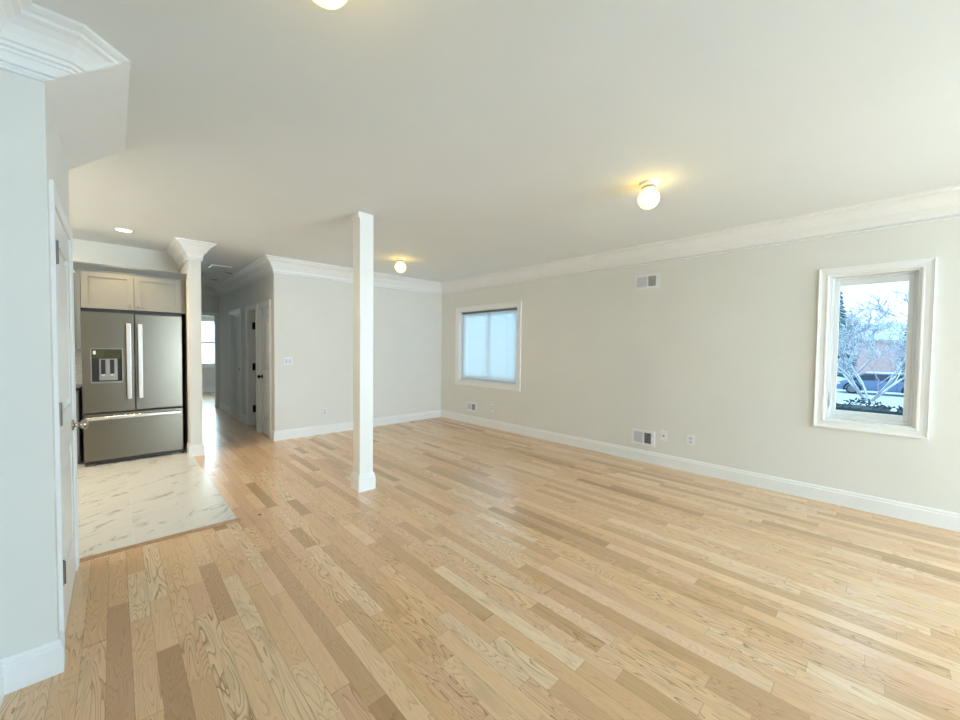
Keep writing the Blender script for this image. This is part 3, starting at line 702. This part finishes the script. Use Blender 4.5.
# ------------------------------------------------------------------ cabinets
def shaker(parent, x0, x1, y, z0, z1, m, fr=.055, name='door'):
    """shaker front facing -Y, front face at y"""
    d = MB().box(x0, x1, y + .009, y + .02, z0, z1).box(x0, x0 + fr, y, y + .009, z0, z1).box(x1 - fr, x1, y, y + .009, z0, z1).box(x0 + fr, x1 - fr, y, y + .009, z0, z0 + fr).box(x0 + fr, x1 - fr, y, y + .009, z1 - fr, z1)
    bmesh.ops.remove_doubles(d.bm, verts=d.bm.verts, dist=1e-5)
    return d.build(name, m, parent)
def pull_knob(parent, x, y, z):
    return MB().lathe([(0, -.026), (.010, -.026), (.014, -.020), (.012, -.013), (.006, -.010), (.006, 0), (0, 0)], (x, y, z), 'Y', 20).build('knob', 'nickel', parent, smooth=True)
t = thing('fridge_cabinet', 'greige two door cabinet mounted above the refrigerator', 'cabinet', (.173, 6.3, 1.75))
box('carcass', 'cab', (-.258, .640, FY + .021, KY - .001, 1.752, 2.165), t)
dL = shaker(t, -.254, .170, FY, 1.756, 2.155, 'cab'); pull_knob(dL, .130, FY, 1.795)
dR = shaker(t, .176, .604, FY, 1.756, 2.155, 'cab'); pull_knob(dR, .214, FY, 1.795)
CP = [(0, 2.160), (.012, 2.160), (.014, 2.178), (.030, 2.196), (.048, 2.222), (.054, 2.226), (.054, 2.240), (0, 2.240)]
MB().sweep([(.658, FY + .02), (-.29, FY + .02), (-.29, 6.30)][::-1], [(-d, z) for d, z in CP], lambda x, y, w: (x, y, w)).build('crown', 'cabgrey', t)
box('side_panel', 'cabgrey', (-.2895, -.2585, FY + .012, KY - .001, 1.30, 2.160), t)
box('filler_strip', 'cab', (.610, .657, FY + .03, FY + .05, 1.752, 2.160), t)
t = thing('wall_cabinet', 'grey wall cabinet left of the refrigerator, half hidden by the door', 'cabinet', (-.7, 6.45, 1.32))
box('carcass', 'cabgrey', (-1.2, -.291, 6.30, KY - .001, 1.318, 2.16), t)
for k in (0, 1): shaker(t, -1.196 + k * .453, -.748 + k * .453, 6.28, 1.325, 2.155, 'cabgrey')
t = thing('base_cabinet', 'grey base cabinet left of the refrigerator, half hidden by the door', 'cabinet', (-.7, 6.4, 0))
box('carcass', 'cabgrey', (-1.2, -.291, 6.155, KY - .001, .10, .836), t)
box('toe_kick', 'cabgrey', (-1.2, -.291, 6.225, KY - .001, .003, .10), t)
for k in (0, 1):
    for (a, b) in ((.105, .38), (.386, .682), (.688, .832)):
        d = box('drawer', 'cabgrey', (-1.196 + k * .453, -.748 + k * .453, 6.135, 6.155, a, b), t, .002)
tag(box('countertop', 'counter', (-1.2, -.280, 6.11, KY - .001, .8365, .874), bevel=.003), 'black stone countertop on the grey base cabinet', 'countertop')
struct(box('wall_backsplash', 'splash', (-1.2, -.262, KY - .010, KY, .874, 1.318)), 'white tile backsplash above the black counter', 'backsplash')

# ------------------------------------------------------------------ outside: street, car, trees, house
GZ = -1.5
rnd = random.Random(7)
mb = MB()
n = 40
gv = {}
for i in range(n + 1):
    for j in range(n + 1):
        x = 5.0 + 105 * (i / n); yy = -55 + 130 * (j / n)
        gv[i, j] = mb.bm.verts.new((x, yy, GZ + (.06 * math.sin(x * 1.3) * math.cos(yy * .9) if 12 < x < 33 else 0)))
for i in range(n):
    for j in range(n): mb.bm.faces.new((gv[i, j], gv[i + 1, j], gv[i + 1, j + 1], gv[i, j + 1]))
struct(mb.build('ground_snow', 'snow', smooth=True), 'snow covered ground outside the window', 'ground')
def car(x, y, label):
    """sedan parked along Y, nose towards +Y; x = its near side, y = front axle"""
    t = thing('car', label, 'car', (x + .9, y - 1.35, GZ))
    # side outline (along-length s, height), nose at s = 0.85 in front of the front axle
    def sec(s):
        lower = .26
        pts = [(.86, .58), (.80, .72), (.35, .88), (-.15, .96), (-.85, .98), (-1.8, .99), (-2.75, 1.0), (-3.2, .97), (-3.55, .90), (-3.65, .60)]
        for (a, ha), (b, hb) in zip(pts, pts[1:]):
            if b <= s <= a: return lower, ha + (hb - ha) * (a - s) / (a - b)
        return lower, .6
    mb = MB(); rings = []
    for s in [.86, .84, .8, .6, .35, .1, -.15, -.5, -.85, -1.3, -1.8, -2.3, -2.75, -3.0, -3.2, -3.45, -3.55, -3.63, -3.65]:
        lo, hi = sec(s); hw = .90 - (.22 * max(0, (s - .45) / .41) ** 2 if s > .45 else 0) - (.16 * ((-3.2 - s) / .45) ** 2 if s < -3.2 else 0)
        prof = [(-hw + .05, lo), (-hw, lo + .12), (-hw, (lo + hi) / 2), (-hw + .03, hi - .06), (-hw + .12, hi), (hw - .12, hi), (hw - .03, hi - .06), (hw, (lo + hi) / 2), (hw, lo + .12), (hw - .05, lo)]
        rings.append([mb.bm.verts.new((x + .9 + w, y + s, GZ + h)) for w, h in prof])
    for A, B in zip(rings, rings[1:]):
        for k in range(10): mb.bm.faces.new((A[k], A[(k + 1) % 10], B[(k + 1) % 10], B[k]))
    mb.bm.faces.new(rings[0]); mb.bm.faces.new(rings[-1][::-1])
    body = mb.build('body', 'carpaint', t, smooth=True)
    cab_b = [(.18, .93), (-3.05, .96)]; cab_t = [(-.62, 1.40), (-2.35, 1.40)]
    g = MB().hull([(x + .9 + sg * .82, y + s, GZ + h) for sg in (-1, 1) for s, h in cab_b] + [(x + .9 + sg * .64, y + s, GZ + h) for sg in (-1, 1) for s, h in cab_t])
    g.build('windows', 'carglass', t, .04)
    roof = MB().hull([(x + .9 + sg * w, y + s, GZ + h) for sg in (-1, 1) for s, h, w in ((-.5, 1.385, .655), (-2.5, 1.385, .655), (-.72, 1.45, .55), (-2.2, 1.45, .55))])
    roof.build('roof', 'carpaint', t, .02)
    MB().hull([(x + .9 + sg * w, y + s, GZ + h) for sg in (-1, 1) for s, h, w in ((-.62, 1.452, .58), (-2.32, 1.452, .58), (-.8, 1.52, .5), (-2.1, 1.52, .5))]).build('roof_snow', 'snow', t, .03)
    for sg in (-1, 1):
        for (s0, s1) in ((.20, -.62), (-1.15, -1.12), (-2.02, -1.95), (-3.05, -2.35)):
            MB().tube([(x + .9 + sg * .83, y + s0, GZ + .94), (x + .9 + sg * .655, y + s1, GZ + 1.405)], .035, 6).build('pillar', 'carpaint', t)
    for s in (0, -2.75):
        for sg in (-1, 1):
            xc = x + .9 + sg * .80
            w = MB().lathe([(0, -.11), (.27, -.11), (.34, -.08), (.345, 0), (.34, .08), (.27, .11), (0, .11)], (xc, y + s, GZ + .345), 'X', 28).build('wheel', 'rubber', t)
            r = MB().lathe([(0, sg * .113), (.05, sg * .122), (.19, sg * .114), (.235, sg * .118), (.24, sg * .105)], (xc, y + s, GZ + .345), 'X', 28).build('rim', 'alloy', w)
            if sg < 0:
                a = MB(); 
                pts = [(xc - .105, y + s + .41 * math.cos(q), GZ + .345 + .41 * math.sin(q)) for q in [math.pi * k / 12 for k in range(-1, 14)]]
                a.tube(pts, .05, 6).build('wheel_arch', 'rubber', t)
    box('headlamp', 'lamp', (x + .02, x + .25, y + .60, y + .80, GZ + .62, GZ + .76), t, .03)
    box('mirror', 'carpaint', (x - .16, x + .02, y - .42, y - .24, GZ + .93, GZ + 1.06), t, .03)
    for s in (-.25, -1.22, -2.1): box('door_seam', 'rubber', (x - .002, x + .01, y + s - .008, y + s + .008, GZ + .32, GZ + .88), t)
    return t
car(36.9, 1.255, 'dark blue sedan parked on the snowy street outside the right window')

def branch_tree(x, y, label, seed, trunks=4, hgt=2.0, depth=5, name='bare_tree', r0=.10, spread=.5, rmin=.010):
    rr = random.Random(seed)
    t = thing(name, label, 'tree', (x, y, GZ))
    wood = MB(); sn = MB()
    cnt = [0]
    def grow(p, d, L, r, lv):
        if cnt[0] > 5200: return
        cnt[0] += 1
        k = 3; pts = [p]
        for q in range(k):
            d = (d + Vector((rr.uniform(-.16, .16), rr.uniform(-.16, .16), rr.uniform(-.07, .13)))).normalized()
            pts.append(pts[-1] + d * (L / k))
        wood.tube(pts, [r, r * .86, r * .74, r * .6], 5 if lv > 2 else 4)
        if d.z < .95:   # a line of snow lying along the upper side
            off = Vector((0, 0, r * .6)); sn.tube([q + off for q in pts], [r * .75] * 4, 4)
        if lv == 0: return
        for q in range(rr.choice((2, 3, 3)) if lv > 1 else 3):
            ax = Vector((rr.gauss(0, 1), rr.gauss(0, 1), rr.gauss(0, .6))).normalized()
            nd = (d + ax * rr.uniform(.45, .85) + Vector((0, 0, .08))).normalized()
            st = pts[-1] if q == 0 else pts[rr.choice((1, 2, 3))]
            grow(st, nd, L * rr.uniform(.62, .84), max(rmin, r * .52), lv - 1)
    for k in range(trunks):
        a = 2 * math.pi * k / trunks + rr.uniform(-.4, .4)
        d = Vector((spread * math.cos(a) * .6, spread * math.sin(a), 1)).normalized()
        grow(Vector((x + .1 * math.cos(a), y + .1 * math.sin(a), GZ - .05)), d, hgt, r0, depth)
    wood.build('branches', 'bark', t); sn.build('branch_snow', 'snow', t)
    return t
branch_tree(32.0, .40, 'bare snowy multi stemmed tree in front of the blue car', 5, 5, 1.9, 6, r0=.07, spread=.85, rmin=.013)
branch_tree(47.0, -4.2, 'bare snowy tree standing beyond the car, at right in the window', 12, 4, 2.9, 6, r0=.11, rmin=.022)
branch_tree(57.0, 2.2, 'bare snowy tree standing beyond the car, near the middle of the window', 21, 5, 2.9, 6, r0=.11, spread=.7, rmin=.024)

def conifer(x, y, h, r, label, seed):
    rr = random.Random(seed)
    t = thing('conifer', label, 'tree', (x, y, GZ))
    MB().tube([(x, y, GZ), (x, y, GZ + h)], [.2, .03], 8).build('trunk', 'bark', t)
    gb, sb = MB(), MB()
    for k in range(520):
        u = rr.random() ** .8; z = GZ + .8 + (h - .9) * u; L = r * (1 - u * .88) * rr.uniform(.55, 1.05); a = rr.uniform(0, 2 * math.pi)
        d = Vector((math.cos(a), math.sin(a), 0)); e = Vector((-d.y, d.x, 0))
        tip = Vector((x, y, z)) + d * L + Vector((0, 0, -.22 * L)); mid = Vector((x, y, z)) + d * L * .5 + Vector((0, 0, .03 * L)); w = .14 * L + .08
        st = Vector((x, y, z)) + d * .05
        gb.hull([st, mid + e * w, mid - e * w, tip, mid + Vector((0, 0, -.12)), tip + e * w * .6, tip - e * w * .6])
        if rr.random() < .97:
            up_ = Vector((0, 0, .05))
            sb.hull([mid + e * w * .8 + up_, mid - e * w * .8 + up_, tip * .8 + mid * .2 + up_ + e * w * .4, tip * .8 + mid * .2 + up_ - e * w * .4, mid + up_ * 2.4, st * .5 + mid * .5 + up_])
    gb.build('foliage', 'needle', t); sb.build('foliage_snow', 'needlesnow', t)
    return t
conifer(44.0, 2.7, 9.0, 2.0, 'snow laden evergreen at left in the right window', 3)
conifer(62.0, -3.0, 12.0, 2.2, 'snow laden evergreen at far right in the right window', 4)

b = thing('house', 'pinkish brick house with snowy roof across the street', 'house', (72, 6, GZ))
box('wall', 'brick', (69, 77, -14, 14, GZ, GZ + 4.4), b)
MB().hull([(68.4, -14.8, GZ + 4.4), (77.6, -14.8, GZ + 4.4), (68.4, 14.8, GZ + 4.4), (77.6, 14.8, GZ + 4.4), (73, -14.8, GZ + 6.6), (73, 14.8, GZ + 6.6)]).build('roof', 'shingle', b)
for yy in (-11, -7, 5.2, 9):
    f_ = box('window', 'trim', (68.9, 69.0, yy, yy + 1.5, GZ + 1.4, GZ + 3.0), b); box('pane', 'carglass', (68.86, 68.9, yy + .12, yy + 1.38, GZ + 1.52, GZ + 2.88), f_)
b = thing('house', 'pale sided neighbour house beyond the blind covered window', 'house', (14, 17, GZ))
box('wall', 'siding', (12, 20, 13.5, 19, GZ, GZ + 4.5), b)
MB().hull([(11.5, 13, GZ + 4.5), (20.5, 13, GZ + 4.5), (11.5, 19.5, GZ + 4.5), (20.5, 19.5, GZ + 4.5), (11.5, 16.2, GZ + 6.8), (20.5, 16.2, GZ + 6.8)]).build('roof', 'shingle', b)

# clipped dark hedge with patches of snow below the right window
TOPH = .43
hd = thing('hedge', 'dark clipped hedge dusted with snow just below the right window', 'hedge', (9.4, 0, GZ))
lb = MB()
rr = random.Random(11)
lb.box(9.15, 9.85, -3.0, 3.4, GZ, .395)
for k in range(2600):
    f_ = rr.random(); yy = rr.uniform(-3.0, 3.4)
    top = TOPH + .035 * math.sin(yy * 3.1 + 1) + .03 * math.sin(yy * 7.7)
    if f_ < .55: p = Vector((9.12 + rr.uniform(-.04, .04), yy, rr.uniform(-.6, top)))
    else: p = Vector((rr.uniform(9.1, 9.9), yy, top + rr.uniform(-.05, .03)))
    a = Vector((rr.gauss(0, 1), rr.gauss(0, 1), rr.gauss(0, 1))).normalized(); c_ = a.orthogonal().normalized(); s_ = rr.uniform(.02, .045)
    vs = [lb.bm.verts.new(p + a * s_), lb.bm.verts.new(p + c_ * s_ * .5), lb.bm.verts.new(p - a * s_), lb.bm.verts.new(p - c_ * s_ * .5)]
    lb.bm.faces.new(vs)
lb.build('foliage', 'hedge', hd)
for k in range(26):
    yy = rr.uniform(-3, 3.4); top = TOPH + .035 * math.sin(yy * 3.1 + 1) + .03 * math.sin(yy * 7.7); w = rr.uniform(.03, .1)
    xx = rr.uniform(9.08, 9.5)
    MB().hull([(xx + w * math.cos(q) , yy + w * math.sin(q), top + .0) for q in [k2 * math.pi / 4 for k2 in range(8)]] + [(xx + .5 * w * math.cos(q), yy + .5 * w * math.sin(q), top + .045) for q in [k2 * math.pi / 3 for k2 in range(6)]]).build('snow_patch', 'snow', hd)
